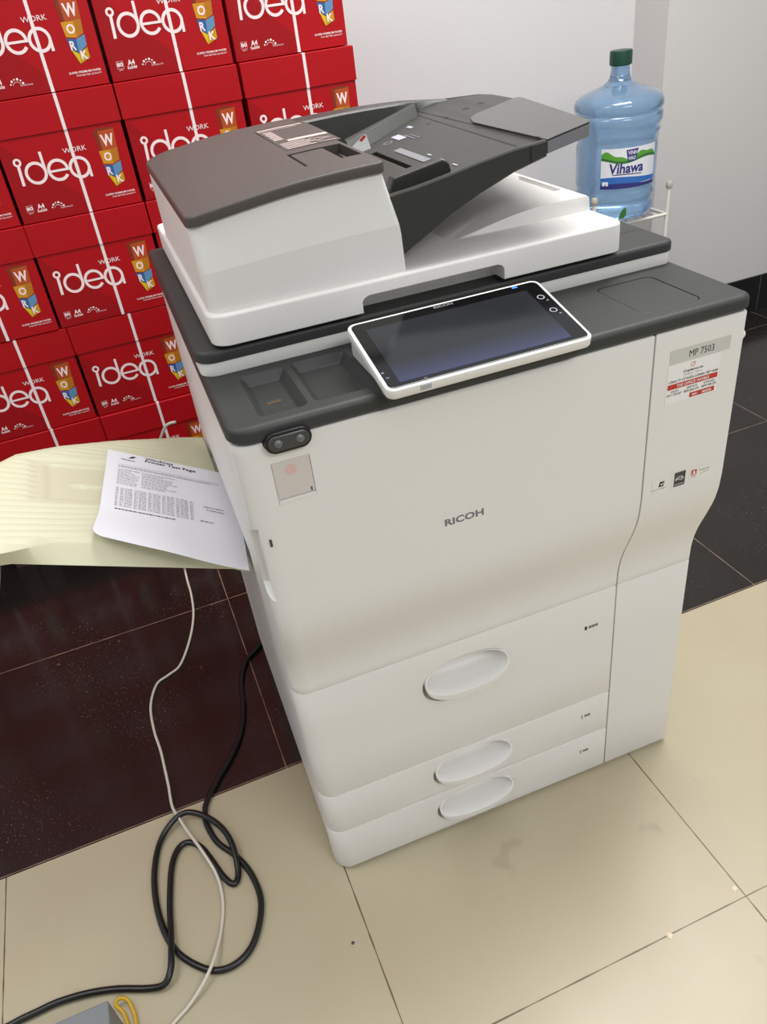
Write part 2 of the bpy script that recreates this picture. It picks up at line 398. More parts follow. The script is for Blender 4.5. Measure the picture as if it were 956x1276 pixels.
# ---------------------------------------------------------------- red paper cartons
CW, CD, CH, LZ = 0.2935, 0.215, 0.2620, 0.186
FS = CW/0.2705     # print scale
def make_carton():
    t = empty('paper_carton')
    j = Join(); j.box(0.003, CW-0.003, 0.003, CD-0.003, 0.0, LZ+0.02)
    j.build('carton_body', M['red'], t, bevel=0.0015, seg=2)
    rslab('carton_lid', 0, CW, 0, CD, [(0.0006, LZ), (0, LZ+0.0006), (0, CH-0.0015), (0.0015, CH-0.0001)], (0.001,)*4, M['red'], t, ns=2)
    # straps
    j = Join(); j.box(0.1590, 0.1665, -0.0008, 0.0, LZ, CH-0.001); j.box(0.1590, 0.1665, -0.0008, CD+0.0008, CH-0.001, CH+0.0002)
    j.box(0.1590, 0.1665, 0.0022, 0.003, 0.001, LZ); j.box(0.1590, 0.1665, CD-0.003, CD+0.0008, 0.001, CH-0.001)
    j.build('strap', M['strap'], t, smooth=False)
    d = Decal(); w = M['print_white']; th = 0.0062
    d.poly([(0.006, 0.168), (0.075, 0.100), (0.135, 0.045), (0.160, 0.004), (0.006, 0.004)], M['red_deep'], 0)
    # logotype: lower-case letters drawn with round strokes
    d.ring(0.0325, 0.1245, 0.0085, 0.0040, w, .0003, n=24); d.seg(0.0325, 0.1170, 0.0305, 0.0775, th, w, .0005)
    d.ring(0.0635, 0.0985, 0.0232, 0.0170, w, .0003); d.seg(0.0835, 0.1385, 0.0835, 0.0975, th-.0004, w, .0005)
    d.ring(0.1100, 0.0970, 0.0228, 0.0166, w, .0003, a0=-0.02, a1=2*PI-0.62); d.rect(0.0890, 0.0937, 0.1325, 0.0983, w, .0005)
    d.ring(0.1555, 0.0945, 0.0228, 0.0166, w, .0003); d.seg(0.1752, 0.0950, 0.1752, 0.0720, th-.0004, w, .0005)
    d.text('WORK', 0.131, 0.1265, 0.181, 0.1365, w)
    # the four letter blocks
    d.poly([(.204, .1600), (.222, .1640), (.248, .1610), (.246, .1190), (.212, .1190), (.207, .1200)], M['b_brown_dark'], 0)
    d.poly([(.213, .1575), (.248, .1590), (.2455, .1190), (.213, .1190)], M['b_brown'], .0002)
    d.poly([(.2045, .1188), (.2455, .1205), (.2430, .0955), (.2280, .0890), (.2070, .0925)], M['b_gold'], .0002)
    d.poly([(.2300, .1198), (.2455, .1205), (.2430, .0955), (.2280, .0890)], M['b_gold_dark'], .00025)
    d.poly([(.2070, .0905), (.2255, .0870), (.2240, .0620), (.2090, .0720)], M['b_blue'], .0002)
    d.poly([(.2255, .0870), (.2445, .0935), (.2430, .0740), (.2240, .0620)], M['b_blue_light'], .0002)
    d.poly([(.2095, .0710), (.2235, .0610), (.2425, .0710), (.2430, .0520), (.2210, .0430)], M['b_yellow'], .0002)
    d.poly([(.2235, .0610), (.2425, .0710), (.2430, .0520), (.2215, .0432)], M['b_yellow_dark'], .00025)
    wl = M['print_white']
    d.text('W', .2160, .1260, .2430, .1500, wl, .0005, .03); d.text('O', .2120, .0965, .2290, .1145, wl, .0005, .03)
    d.text('R', .2100, .0680, .2215, .0850, wl, .0005, .03); d.text('K', .2260, .0500, .2400, .0660, wl, .0005, .03)
    d.text('SUPER PREMIUM PAPER', .192, .0265, .258, .0305, wl, .0003, .02); d.text('FOR BETTER QUALITY', .206, .0205, .258, .0240, wl, .0003, .01)
    d.ring(.0255, .0300, .0098, .0092, wl, .0003, n=4, a0=PI/4, a1=2*PI+PI/4)
    d.text('80', .0190, .0265, .0320, .0345, wl, .0003, .03); d.text('gsm', .0210, .0190, .0300, .0215, wl)
    d.text('A4', .0420, .0270, .0570, .0370, wl, .0003, .03); d.text('5x500', .0395, .0200, .0600, .0255, wl, .0003, .03)
    for i in range(6):
        a = math.radians(20+28*i); d.ring(.085+.013*math.cos(a), .0205+.013*math.sin(a), .0017 if i % 2 else .0024, 0.0001, wl, .0003, n=8)
    d.ring(.085, .0205, .0085, .0078, wl, .0003, a0=.3, a1=PI-.3, n=12)
    d.text('TECHNOLOGY', .0900, .0195, .1160, .0222, wl)
    f = plane_fn((0, 0.0027, 0), (FS, 0, 0), (0, 0, FS), (0, -1, 0))
    d.build('printed_front', f, t, label='white lettering and four coloured letter blocks printed on the front')
    return t
def copy_tree(o, parent=None):
    c = o.copy(); COL.objects.link(c); c.parent = parent
    for ch in list(o.children): copy_tree(ch, c)
    return c
rown = {4: 'in the top row, cut off above', 3: 'in the second row from the top', 2: 'in the third row from the top', 1: 'in the fourth row from the top', 0: 'in the lowest row'}
coln = {2: 'right end', 1: 'second from right end', 0: 'third from right end', -1: 'fourth from right end', -2: 'fifth from right end', -3: 'left end'}
proto = make_carton(); first = True
XC = {-3: -1.110, -2: -.815, -1: -.5205, 0: -.2255, 1: .0715, 2: .3735}
for c in range(-3, 3):
    for r in range(5):
        t = proto if first else copy_tree(proto); first = False
        dx = {1: .013, 0: .016}.get(r, 0)+random.uniform(-.0006, .0006); dy = random.uniform(-.003, .004)
        if (r, c) == (4, 2): dx = -.0045; dy = .012
        t.location = (XC[c]+dx, 1.37+dy, .1405+.2636*r)
        tag(t, 'red paper carton %s, %s' % (rown[r], coln[c]), 'carton', 'red copy paper cartons stacked against the wall')
for k, (xa, xb) in enumerate(((-1.12, -.53), (-.52, .07), (.08, .69))):
    pl = tag(empty('wooden_pallet', (xa, 1.372, 0)), 'dark wooden pallet under the red cartons, %s' % ('left', 'middle', 'right')[k], 'pallet', 'pallets under the cartons')
    for q in range(5): box('deck_board', 0, xb-xa, .004+.043*q, .040+.043*q, .119, .139, M['pallet'], pl, smooth=False)
    for q in range(3): box('bearer', q*(xb-xa-.05)/2, q*(xb-xa-.05)/2+.05, .004, .212, 0, .119, M['pallet'], pl, smooth=False)

# ---------------------------------------------------------------- the copier
MW, MD = 0.6947, 0.7246
cop = tag(empty('office_copier', rz=-0.0186), 'large white and charcoal office photocopier with touch panel, drawers and side tray', 'photocopier')
WH, DK = M['white'], M['dark']
def prof(z):      # front line of the machine as seen from the side
    P = [(0.0, .043), (0.47, .043), (0.495, .0425), (0.52, .0385), (0.545, .031), (0.57, .021), (0.595, .0115), (0.615, .0055), (0.635, .0018), (0.66, 0), (0.93, 0)]
    for (a, b), (c, d) in zip(P[:-1], P[1:]):
        if z <= c: return b+(d-b)*(z-a)/(c-a)
    return 0
XS = 0.552
def front_levels(z0, z1, step=0.012, b=0.0022):
    zs = [z0, z0+b*.3, z0+b]; n = max(2, int((z1-z0)/step))
    zs += [z0+b+(z1-z0-2*b)*i/n for i in range(1, n)]+[z1-b, z1-b*.3, z1]
    out = []
    for z in zs:
        e = min(z-z0, z1-z); ins = 0 if e >= b else b-math.sqrt(max(0, b*b-(b-e)**2))
        out.append((ins, z, {'y0': prof(z), 'y1': prof(z)+0.055}))
    return out
# carcass behind the doors
body = rslab('main_body', 0.0015, MW-0.0015, 0.09, MD, [(0.003, 0.008), (0, 0.011)]+[(0, z, {'y0': prof(z)+0.0565}) for z in [.012+.016*i for i in range(57)]]+[(0, 0.9125, {'y0': .0565})],
             (0.0, 0.0, 0.008, 0.008), WH, cop, ns=3)
cut(body, [boxvf(-0.02, 0.06, 0.185, 0.62, 0.585, 0.645)])
box('inner_frame', 0.012, MW-0.012, 0.0984, 0.12, 0.012, 0.46, M['gap'], cop, smooth=False)
door = rslab('front_door', 0, XS-0.001, 0, .04, front_levels(0.4672, 0.9135), (0.026, 0.001, 0.001, 0.001), WH, cop, ns=8)
notch = rslab('', 0.036, 0.0905, -0.02, 0.03, [(0, 0.901), (0, 0.95)], (.0,)*4, WH, raw=True)
st = [(0.0635+(0.0145 if math.cos(a) > 0 else -0.0145)+0.0140*math.cos(a), 0.9125+0.0140*math.sin(a)) for a in [2*PI*(i+.5)/28 for i in range(28)]]
cut(door, [prism(st, -0.02, 0.03, 'y'), boxvf(0.0385, 0.0852, -0.01, 0.002, 0.8285, 0.8845),
           prism([(-.001, .812), (.004, .800), (.034, .786), (.036, .700), (.012, .683), (-.001, .683)], -0.02, 0.0075, 'x')])
rslab('side_door', XS+0.0012, MW, 0, .04, front_levels(0.4672, 0.9135), (0.001, 0.005, 0.001, 0.003), WH, cop, ns=5)
rslab('lower_side_door', XS+0.0012, MW, 0, .04, front_levels(0.0075, 0.4662, .1), (0.001, 0.005, 0.001, 0.003), WH, cop, ns=5)
# frosted window, little slot
d = Decal(); d.rect(0, 0, .0445, .0535, M['window'])
n = 26
for k in range(8, 0, -1):
    pass
win = box('indicator_window', 0.0393, 0.0844, 0.0006, 0.0018, 0.8345, 0.8838, M['window'], cop, bevel=.0004)
g = obj('indicator_lamp', *lathe([(0.0001, 0), (0.007, 0), (0.007, 0.0003), (0.0001, 0.00031)], n=20), M['window_red'], win, label='faint red lamp')
g.matrix_basis = Matrix.Translation((0.0605, 0.0007, 0.8705)) @ Matrix.Rotation(PI/2, 4, 'X')
box('catch', 0.0795, 0.0812, -0.0001, 0.0007, 0.836, 0.8405, M['bezel'], win, smooth=False)
box('window_ledge', .0388, .0849, -0.0010, .0012, .8288, .8334, WH, win, bevel=.0005)
box('key_slot', 0.0165, 0.0195, -0.0003, 0.002, 0.7735, 0.7835, M['bezel'], cop, smooth=False)

# drawers
def oval(cx, cz, a, b, n=40, p=2.5):
    return [(cx+a*math.copysign(abs(math.cos(t))**(2/p), math.cos(t)), cz+b*math.copysign(abs(math.sin(t))**(2/p), math.sin(t))) for t in [2*PI*i/n for i in range(n)]]
def handle(cx, cz, a, b, yf, parent):
    V = []; F = []; n = 48
    def ring(sa, sb, yfun, dz=0):
        for i in range(n):
            t = 2*PI*i/n; x = math.cos(t); z = math.sin(t); low = math.sqrt(max(0, -z))
            V.append((cx+a*sa*math.copysign(abs(x)**.85, x), yfun(z, x), cz-dz*low+b*sb*math.copysign(abs(z)**.85, z)))
    rim = lambda z, x: yf-0.0200+0.0120*(z+1)
    rings = [(.97, .92, lambda z, x: yf+0.040, .002), (.985, .95, lambda z, x: rim(z, x)+.014, .0105), (1.0, .985, lambda z, x: rim(z, x)+.0035, .0115), (1.0, 1.0, lambda z, x: rim(z, x)+.0008, .0100), (1.0, 1.0, lambda z, x: rim(z, x)+.0004, .0015),
             (.99, .985, lambda z, x: rim(z, x)+.0004, 0), (0.965, .94, lambda z, x: rim(z, x)+.0002, 0), (0.945, .90, lambda z, x: rim(z, x)+.0018, 0),
             (0.92, .84, lambda z, x: rim(z, x)*.5+(yf+.016)*.5, 0), (0.89, .77, lambda z, x: yf+.020, 0), (0.80, .64, lambda z, x: yf+.0290, 0), (0.5, .38, lambda z, x: yf+.0335, 0), (0.02, .02, lambda z, x: yf+.0345, 0)]
    for q in rings: ring(*q)
    for k in range(len(rings)-1):
        for i in range(n): F.append((k*n+i, k*n+(i+1) % n, (k+1)*n+(i+1) % n, (k+1)*n+i))
    F.append(tuple(range((len(rings)-1)*n, len(rings)*n))); F.append(tuple(range(n-1, -1, -1)))
    return obj('drawer_handle', V, F, WH, parent, angle=50)
ZD = [(0.2158, 0.4662, 'upper tall drawer', '1', 3, 0.394, 0.3875), (0.1156, 0.2143, 'middle drawer', '2', 2, 0.172, 0.1660), (0.0075, 0.1142, 'bottom drawer', '3', 2, 0.0725, 0.0640)]
for z0, z1, lb, num, nb, zl, zh in ZD:
    dr = rslab('paper_drawer', 0, XS-0.001, .043, .085, front_levels(z0, z1, .08), (0.028, 0.001, 0.001, 0.001), WH, cop, ns=8)
    hz = 0.0455 if nb == 3 else 0.0400
    cut(dr, [prism(oval(.2765, zh, .0775, hz, p=2.3), 0.02, 0.043+.042, 'y')])
    handle(.2762, zh+.0125, .0740, hz*0.60, .043, dr)
    d = Decal(); d.rect(-.012, -.006, .036, .0085, M['clear'], -.0001); d.text(num, 0, -.0005, .0045, .0075, M['ink'])
    for q in range(nb): d.rect(.0075+.0062*q, .0005, .0132+.0062*q, .0062, M['ink_grey'], .0001)
    d.build('tray_number', plane_fn((.494, .043, zl-.003), (1, 0, 0), (0, 0, 1), (0, -1, 0)), dr)

# charcoal console top
con = rslab('console_top', -0.0015, MW+0.0050, -0.0035, 0.715, rtop(0.9142, 0.9360, .008, 5, .005), (0.028, 0.018, 0.004, 0.004), DK, cop, ns=8)
def well(x0, x1, y0, y1, z):
    return rslab('', x0, x1, y0, y1, [(0.012, z), (0.0105, z+.0006), (0.009, z+.0025), (0, 0.9365), (0, .95)], (0.010,)*4, DK, raw=True)
sq = rslab('', 0.5470, 0.6370, 0.020, 0.1350, [(0, 0.9300), (0, .95)], (0.012,)*4, DK, raw=True)
cut(con, [well(.040, .100, .018, .142, .924), well(.107, .182, .020, .146, .924), sq])
rslab('console_cover', 0.5481, 0.6359, 0.0211, 0.1339, rtop(0.9299, 0.9358, .0008, 2, 0), (0.011,)*4, DK, con)
d = Decal(); d.seg(.060, .072, .078, .0735, .0007, M['b_gold'], 0); d.seg(.060, .0755, .075, .0768, .0005, M['ink_grey'], 0)
d.build('scratch_mark', plane_fn((0, 0, .924), (1, 0, 0), (0, 1, 0)), con)
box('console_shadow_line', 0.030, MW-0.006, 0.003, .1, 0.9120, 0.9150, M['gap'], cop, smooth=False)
# presence sensor
def stadium(cx, cz, L, r, n=14):
    return [(cx+L+r*math.cos(t), cz+r*math.sin(t)) for t in [-PI/2+PI*i/n for i in range(n+1)]]+[(cx-L+r*math.cos(t), cz+r*math.sin(t)) for t in [PI/2+PI*i/n for i in range(n+1)]]
v, f = prism(stadium(.0635, .9125, .0145, .0130), -0.0090, 0.012, 'y')
sen = obj('presence_sensor', v, f, M['black'], cop, bevel=.0015)
v, f = prism(stadium(.0635, .9130, .0150, .0092), -0.0115, -.004, 'y'); obj('sensor_window', v, f, M['bezel'], sen, bevel=.0015)
for x in (.0510, .0765):
    Vv, Ff = lathe([(0.0052, 0), (0.0050, .0010), (.0036, .0024), (.0018, .0031), (.0002, .0033)], n=18)
    o = obj('sensor_lens', Vv, Ff, M['lens'], sen, angle=70); o.matrix_basis = Matrix.Translation((x, -0.0112, .9130)) @ Matrix.Rotation(PI/2, 4, 'X')
# badge, plate, stickers
d = Decal(); d.rect(0, 0, .062, .0215, M['clear'], 0); d.text('RICOH', .0025, .0055, .0590, .0165, M['ink_grey'], .0003, .03)
d.build('maker_badge', plane_fn((.242, 0, .7175), (1, 0, 0), (0, 0, 1), (0, -1, 0)), door)
front = lambda x, z: plane_fn((x, 0, z), (1, 0, 0), (0, 0, 1), (0, -1, 0))
sd = bpy.data.objects['side_door']
d = Decal(); d.rect(0, 0, .0950, .0195, M['label_grey']); d.text('MP 7503', .0300, .0045, .0690, .0140, M['bezel'], .0003, 0)
d.build('model_plate', front(.5770, .8655), sd)
d = Decal(); q = M['ink']
d.rect(0, 0, .0835, .0575, M['label_white']); d.ring(.0395, .0510, .0036, .0020, M['label_salmon'], .0003, n=16); d.rect(.0405, .0525, .0435, .0545, M['label_salmon'], .0003)
d.text('Copierco.vn', .0250, .0410, .0560, .0460, q, .0003, .02); d.text('Original  Select', .0260, .0375, .0550, .0400, M['ink_grey'])
d.text('CÔNG TY CỔ PHẦN COPIERS VIỆT NAM', .0030, .0300, .0810, .0360, q, .0003, .01)
d.rect(.0020, .0215, .0815, .0290, M['label_red'], .0003); d.text('THE OFFICE WORKS', .0160, .0230, .0680, .0275, M['label_white'], .0006, .02)
d.text('SALES', .0080, .0165, .0200, .0195, q); d.text('SERVICE', .0330, .0165, .0500, .0195, q); d.text('SUPPLIES', .0600, .0165, .0780, .0195, q)
d.text('0911.793.007', .0020, .0115, .0255, .0150, q); d.text('0835.860.476', .0290, .0115, .0530, .0150, q); d.text('0899.948.228', .0570, .0115, .0810, .0150, q)
d.rect(.0390, .0020, .0790, .0090, M['label_red'], .0003); d.text('MÁY', .0430, .0038, .0520, .0078, M['label_white'], .0006, .03); d.text('00228', .0590, .0035, .0740, .0072, M['label_white'], .0006, .03)
d.build('service_sticker', front(.5755, .8070), sd)
d = Decal(); d.rect(0, 0, .0280, .0260, M['clear'], 0); d.poly([(.011, .013), (.019, .0125), (.021, .021), (.013, .0215)], M['ink'], .0003); d.poly([(.013, .018), (.016, .0145), (.0205, .0195), (.0155, .0175)], M['label_white'], .0005)
d.text('Scan Through IT', .0010, .0080, .0260, .0103, M['ink']); d.rect(.0010, .0035, .0120, .0040, M['label_salmon'], .0003)
d.build('emblem_sticker', front(.5680, .6610), sd)
d = Decal(); d.rect(0, 0, .0260, .0300, M['clear'], 0); d.rect(.0035, .0030, .0225, .0275, M['bezel'], .0003)
d.ring(.013, .0125, .0075, .0065, M['label_white'], .0005, a0=.3, a1=PI-.2, n=14); d.text('energy', .0050, .0125, .0190, .0170, M['label_white'], .0006); d.rect(.0045, .0060, .0215, .0067, M['label_white'], .0005)
d.build('emblem_sticker', front(.6020, .6620), sd)
d = Decal(); d.rect(0, 0, .0420, .0250, M['clear'], 0); d.rect(.0030, .0115, .0120, .0210, M['label_red'], .0003)
d.text('A', .0045, .0120, .0105, .0205, M['label_white'], .0005, .05)
d.text('PostScript', .0170, .0150, .0340, .0185, M['ink_grey']); d.seg(.018, .0105, .034, .0130, .0005, M['ink_grey'], .0003); d.text('adobe', .0035, .0080, .0115, .0100, M['ink'])
d.build('emblem_sticker', front(.6320, .6640), sd)
Vv, Ff = lathe([(0.0075, 0), (0.0072, .003), (.0050, .0065), (.0005, .0080)], n=18)
o = obj('side_knob', Vv, Ff, WH, cop, angle=70); o.matrix_basis = Matrix.Translation((MW-.001, .010, .8765)) @ Matrix.Rotation(PI/2, 4, 'Y')

# scanner: white band, charcoal glass frame
rslab('scanner_body', -0.0005, MW, .1626, MD, rb(.9355, .9545, .0012, 2), (.022, .012, .008, .008), WH, cop, ns=7)
sl = rslab('scanner_frame', -0.004, MW+.003, .1600, MD+.002, rtop(.9536, .9695, .006, 4, .0015), (.026, .016, .010, .010), DK, cop, ns=8)
d = Decal(); d.rect(0, 0, .070, .0008, M['black'])
d.build('frame_seam', plane_fn((.622, .235, .9695), (1, 0, 0), (0, 1, 0)), sl)
# platen cover
cov = rslab('platen_cover', .022, .604, .150, .705, rtop(.9752, 1.0140, .0035, 3, .001), (.024, .020, .012, .012), WH, cop, ns=8)
cut(cov, [rslab('', .2170, .4180, .12, .188, [(0, .96), (0, .9900), (.003, .9945), (.009, .9972)], (0, 0, 0, 0), WH, raw=True)])
box('cover_pad', .030, .596, .192, .697, .9695, .9756, M['label_white'], cov, smooth=False)
# paper exit area on the cover (raised plateau, ramp, groove)
def sm(t): t = max(0, min(1, t)); return t*t*(3-2*t)
def exit_z(x, y):
    ramp = 1.0335-.0235*sm((.535-x)/.20)-.006*max(0, (.40-x)/.12)
    strip = 1.0138
    if ramp > strip: z = strip+(ramp-strip)*sm((y-.2362)/.0040)
    else: z = strip+(ramp-strip)*sm((y-.196)/.045)
    yc = .200+.62*(x-.300)
    if .29 < x < .54: z += (.0016*math.exp(-((y-yc)/.0028)**2)+(.0022*sm((y-yc)/.006) if y > yc else 0))*sm((.54-x)/.06)
    if y > .196: pass
    if .580 < x < .590 and .30 < y < .43: z -= .005
    z -= max(0, .003-(.602-x))*.8
    return z
YS = sorted([.168+.532*q/150 for q in range(151)]+[.2362, .2370, .2378, .2386, .2394, .2402]); nx, ny = 110, len(YS)-1
Vx = []; Fx = []
for i in range(nx+1):
    for j in range(ny+1):
        x = .266+(.602-.266)*i/nx; y = YS[j]; Vx.append((x, y, exit_z(x, y)))
n1 = len(Vx); Vx += [(x, y, 1.0050) for x, y, z in Vx]
idx = lambda i, j: i*(ny+1)+j
for i in range(nx):
    for j in range(ny):
        a, b, c, e = idx(i, j), idx(i+1, j), idx(i+1, j+1), idx(i, j+1); Fx.append((a, b, c, e)); Fx.append((a+n1, e+n1, c+n1, b+n1))
for i in range(nx):
    a, b = idx(i, 0), idx(i+1, 0); Fx.append((a, a+n1, b+n1, b)); a, b = idx(i, ny), idx(i+1, ny); Fx.append((b, b+n1, a+n1, a))
for j in range(ny):
    a, b = idx(0, j), idx(0, j+1); Fx.append((b, b+n1, a+n1, a)); a, b = idx(nx, j), idx(nx, j+1); Fx.append((a, a+n1, b+n1, b))
obj('paper_exit_tray', Vx, Fx, WH, cov, angle=26)

# document feeder
def lidz(x):
    P = [(.020, 1.1105), (.028, 1.1135), (.052, 1.1180), (.089, 1.1225), (.13, 1.1275), (.168, 1.1310), (.228, 1.1335), (.30, 1.1345)]
    if x <= P[0][0]: return P[0][1]
    for (a, b), (c, e) in zip(P[:-1], P[1:]):
        if x <= c: return b+(e-b)*(x-a)/(c-a)
    return P[-1][1]
FB = .612
lv = []
for t in [0, .04, .2, .4, .50, .7, .85, .97, 1.0]:
    lv.append((0.0006 if t == 1 else 0, t, {'y0': .1590+(0 if t <= .5 else .0085*(t-.5)/.5), 'x1': .2845-.0035*t-.0125*max(0, t-.45)/.55, 'x0': .0275}))
rslab('feeder_body', .0275, .284, .160, FB, lv, (.020, .006, .012, .004), WH, cop, zf=lambda x, y, t: 1.0105+(lidz(x)-.0008-1.0105)*t+0*y, ns=18, mid=14, angle=6.2)
lid = rslab('feeder_lid', .0262, .2715, .1620, FB+.002, [(.0015, 0), (.0, .0012), (0, .0100), (.0004, .0114), (.0013, .0123), (.0025, .0127)], (.022, .010, .014, .004), M['lid'], cop,
            zf=lambda x, y, t: lidz(x)+t+.006*sm((y-.16)/.45)*(1 if x > .06 else x/.06), ns=8, mid=14, angle=35)
lidtop = lambda x, y: lidz(x)+.0127+.006*sm((y-.16)/.45)*(1 if x > .06 else max(0, x/.06))
cut(lid, [boxvf(.190, .2645, .228, .322, 1.133, 1.20)])
v, f = [], []
lev = obj('feeder_lever', [(.1915, .2295, 1.1335), (.1915, .3205, 1.1335), (.240, .3205, 1.1335), (.240, .2295, 1.1335), (.1955, .2295, 1.1445), (.1955, .3205, 1.1460), (.240, .3205, 1.1475), (.240, .2295, 1.1462)],
          [(0, 1, 2, 3), (4, 7, 6, 5), (0, 3, 7, 4), (1, 5, 6, 2), (0, 4, 5, 1), (3, 2, 6, 7)], M['lid'], cop, bevel=.001, label='recessed lid release')
box('lever_recess', .1905, .264, .2285, .3215, 1.131, 1.1338, M['gap'], lid, smooth=False)
# instruction sticker on the lid
d = Decal(); SW, SH = .080, .198
d.rect(0, 0, SW, SH, M['lid'], -.0001, 6, 6); g1, g2 = M['ink_pale'], M['label_salmon']
pk = mat('printed_instruction_pink', (208, 186, 180), .5)
d.rect(.001, SH-.016, .072, SH-.009, pk, .0002, 5, 1); d.rect(.001, SH-.026, .060, SH-.023, pk, .0002, 5, 1)
for i in range(7): d.rect(.004+.001*(i % 2), SH-.044-.012*i, .018, SH-.038-.012*i, pk, .0002)
d.rect(.020, .058, .078, .072, pk, .0002, 4, 1)
for i in range(5): d.rect(.004, .046-.010*i, .040+.006*(i % 3), .050-.010*i, pk, .0002, 3, 1)
for (a, b, c, e) in ((.046, .046, .074, .030), (.050, .020, .072, .034), (.050, .012, .076, .008), (.024, .100, .060, .104), (.024, .120, .070, .123)): d.seg(a, b, c, e, .0022 if a > .04 else .0012, pk if a > .04 else M['ink_grey'], .0003)
def stk(u, v, h):
    x = .1965+u-.0*v; y = .350+v; return Vector((x, y, lidtop(x, y)+.0006+h))
d.build('instruction_sticker', stk, lid)

# feeder input tray
ST = [  # x, yfront, zbottom, zrim, zsurface, yrail_in, zrail, yback, zback_bottom
    (.262, .166, 1.018, 1.1045, 1.094, .570, 1.1500, .625, 1.05), (.285, .1655, 1.032, 1.1075, 1.097, .572, 1.1500, .630, 1.055), (.310, .165, 1.045, 1.1100, 1.101, .574, 1.1505, .632, 1.06),
    (.353, .165, 1.068, 1.1165, 1.108, .578, 1.1510, .633, 1.075), (.395, .165, 1.086, 1.1235, 1.115, .582, 1.1505, .633, 1.085),
    (.444, .165, 1.103, 1.1305, 1.1235, .588, 1.1490, .632, 1.10), (.470, .165, 1.109, 1.1320, 1.1270, .592, 1.1480, .630, 1.108),
    (.4895, .165, 1.1135, 1.1335, 1.1300, .595, 1.1460, .628, 1.113), (.4905, .1850, 1.114, 1.1345, 1.1310, .597, 1.1460, .628, 1.113), (.520, .190, 1.119, 1.1365, 1.1350, .604, 1.1430, .622, 1.118),
    (.550, .205, 1.124, 1.1395, 1.1388, .606, 1.1410, .612, 1.123), (.575, .28, 1.128, 1.1415, 1.1410, .590, 1.1418, .598, 1.128), (.595, .40, 1.131, 1.1430, 1.1428, .572, 1.1430, .577, 1.131), (.604, .455, 1.132, 1.1430, 1.1428, .546, 1.1430, .552, 1.132)]
V = []; F = []; per = None
for (x, yf, zb, zr, zs, yi, zt, yb, zbb) in ST:
    ring = [(yf+.002, zb), (yf, zb+.002), (yf, zr-.002), (yf+.0015, zr), (yf+.008, zr), (yf+.011, zs), (yi-.004, zs+.0005), (yi, zt-.003), (yi+.003, zt), (yb-.004, zt), (yb, zt-.003), (yb, zbb), (yb-.004, zbb-.002)]
    per = len(ring); V += [(x, a, b) for a, b in ring]
for s in range(len(ST)-1):
    for i in range(per): F.append((s*per+i, s*per+(i+1) % per, (s+1)*per+(i+1) % per, (s+1)*per+i))
F.append(tuple(range(per))); F.append(tuple(range(len(V)-1, len(V)-per-1, -1)))
TD = M['tray_dark']
trm = obj('feeder_tray', V, F, TD, cop, angle=28)
def tz(x):
    for a, b in zip(ST[:-1], ST[1:]):
        if x <= b[0]: return a[4]+(b[4]-a[4])*(x-a[0])/(b[0]-a[0])
    return ST[-1][4]
cut(trm, [boxvf(.3460, .3550, .293, .440, 1.085, 1.13)])
# hinge line, slot, holes
d = Decal()
for i in range(1): d.poly([(.4635, .182), (.4648, .182), (.4790, .570), (.4777, .570)], M['black'], 0)
pass
for (x, y) in ((.561, .500), (.532, .495), (.491, .480), (.463, .487)): d.ring(x, y, .0055 if x > .51 else .0035, .0001, M['black'], 0, n=16)
d.build('tray_slot', lambda u, v, h: Vector((u, v, tz(u)+.0008+h)), trm)
# printed size marks
def tmark(name, fn):
    d = Decal(); fn(d); d.build(name, lambda u, v, h: Vector((u, v, tz(u)+.0010+h)), trm)
tmark('size_scale', lambda d: d.rect(.370, .288, .382, .405, M['ext_side'], 0, 2, 4))
for k in range(3): tmark('size_mark', lambda d: d.rect(.386+.001*k, .215+.045*k, .3885+.001*k, .229+.045*k, M['ink_pale'], 0))
tmark('guide_sticker', lambda d: d.rect(.398, .452, .411, .488, M['ink_pale'], 0, 2, 2))
tmark('size_mark', lambda d: d.rect(.413, .425, .4155, .470, M['ink_grey'], 0)); tmark('size_mark', lambda d: d.rect(.419, .420, .421, .46, M['ink_grey'], 0))
tmark('size_mark', lambda d: d.rect(.435, .496, .441, .515, M['ink_pale'], 0)); tmark('size_symbol', lambda d: d.ring(.383, .462, .007, .006, M['ink_pale'], 0, n=12))
d = Decal(); d.poly([(.4655, 1.1115), (.4685, 1.1110), (.4675, 1.1305), (.4655, 1.1305)], M['black'])
d.build('joint_gap', lambda u, v, h: Vector((u, .1647-h, v)), trm)
# extension plate with pale edge
ep = [(.4905, .1660), (.5560, .1725), (.5600, .178), (.5985, .4250), (.5980, .4370), (.592, .442), (.512, .4180), (.500, .410), (.4905, .3800)]
def epris(poly, z0, z1, name, m, parent, **k):
    n = len(poly); v = [(x, y, tz(x)+z0+(.0035 if x > .5 else .002)) for x, y in poly]+[(x, y, tz(x)+z1+(.0035 if x > .5 else .002)) for x, y in poly]
    f = [tuple(range(n)), tuple(range(2*n-1, n-1, -1))]+[(i, n+i, n+(i+1) % n, (i+1) % n) for i in range(n)]
    return obj(name, v, f, m, parent, **k)
ex = epris([(x+.001 if x < .5 else x, y+.0005) for x, y in ep], -.0165, -.0015, 'tray_extension', M['ext_side'], trm, smooth=False, bevel=.001)
epris(ep, -.0005, .0012, 'extension_plate', M['ext'], ex, smooth=False, bevel=.0005, label='darker grey sliding plate')
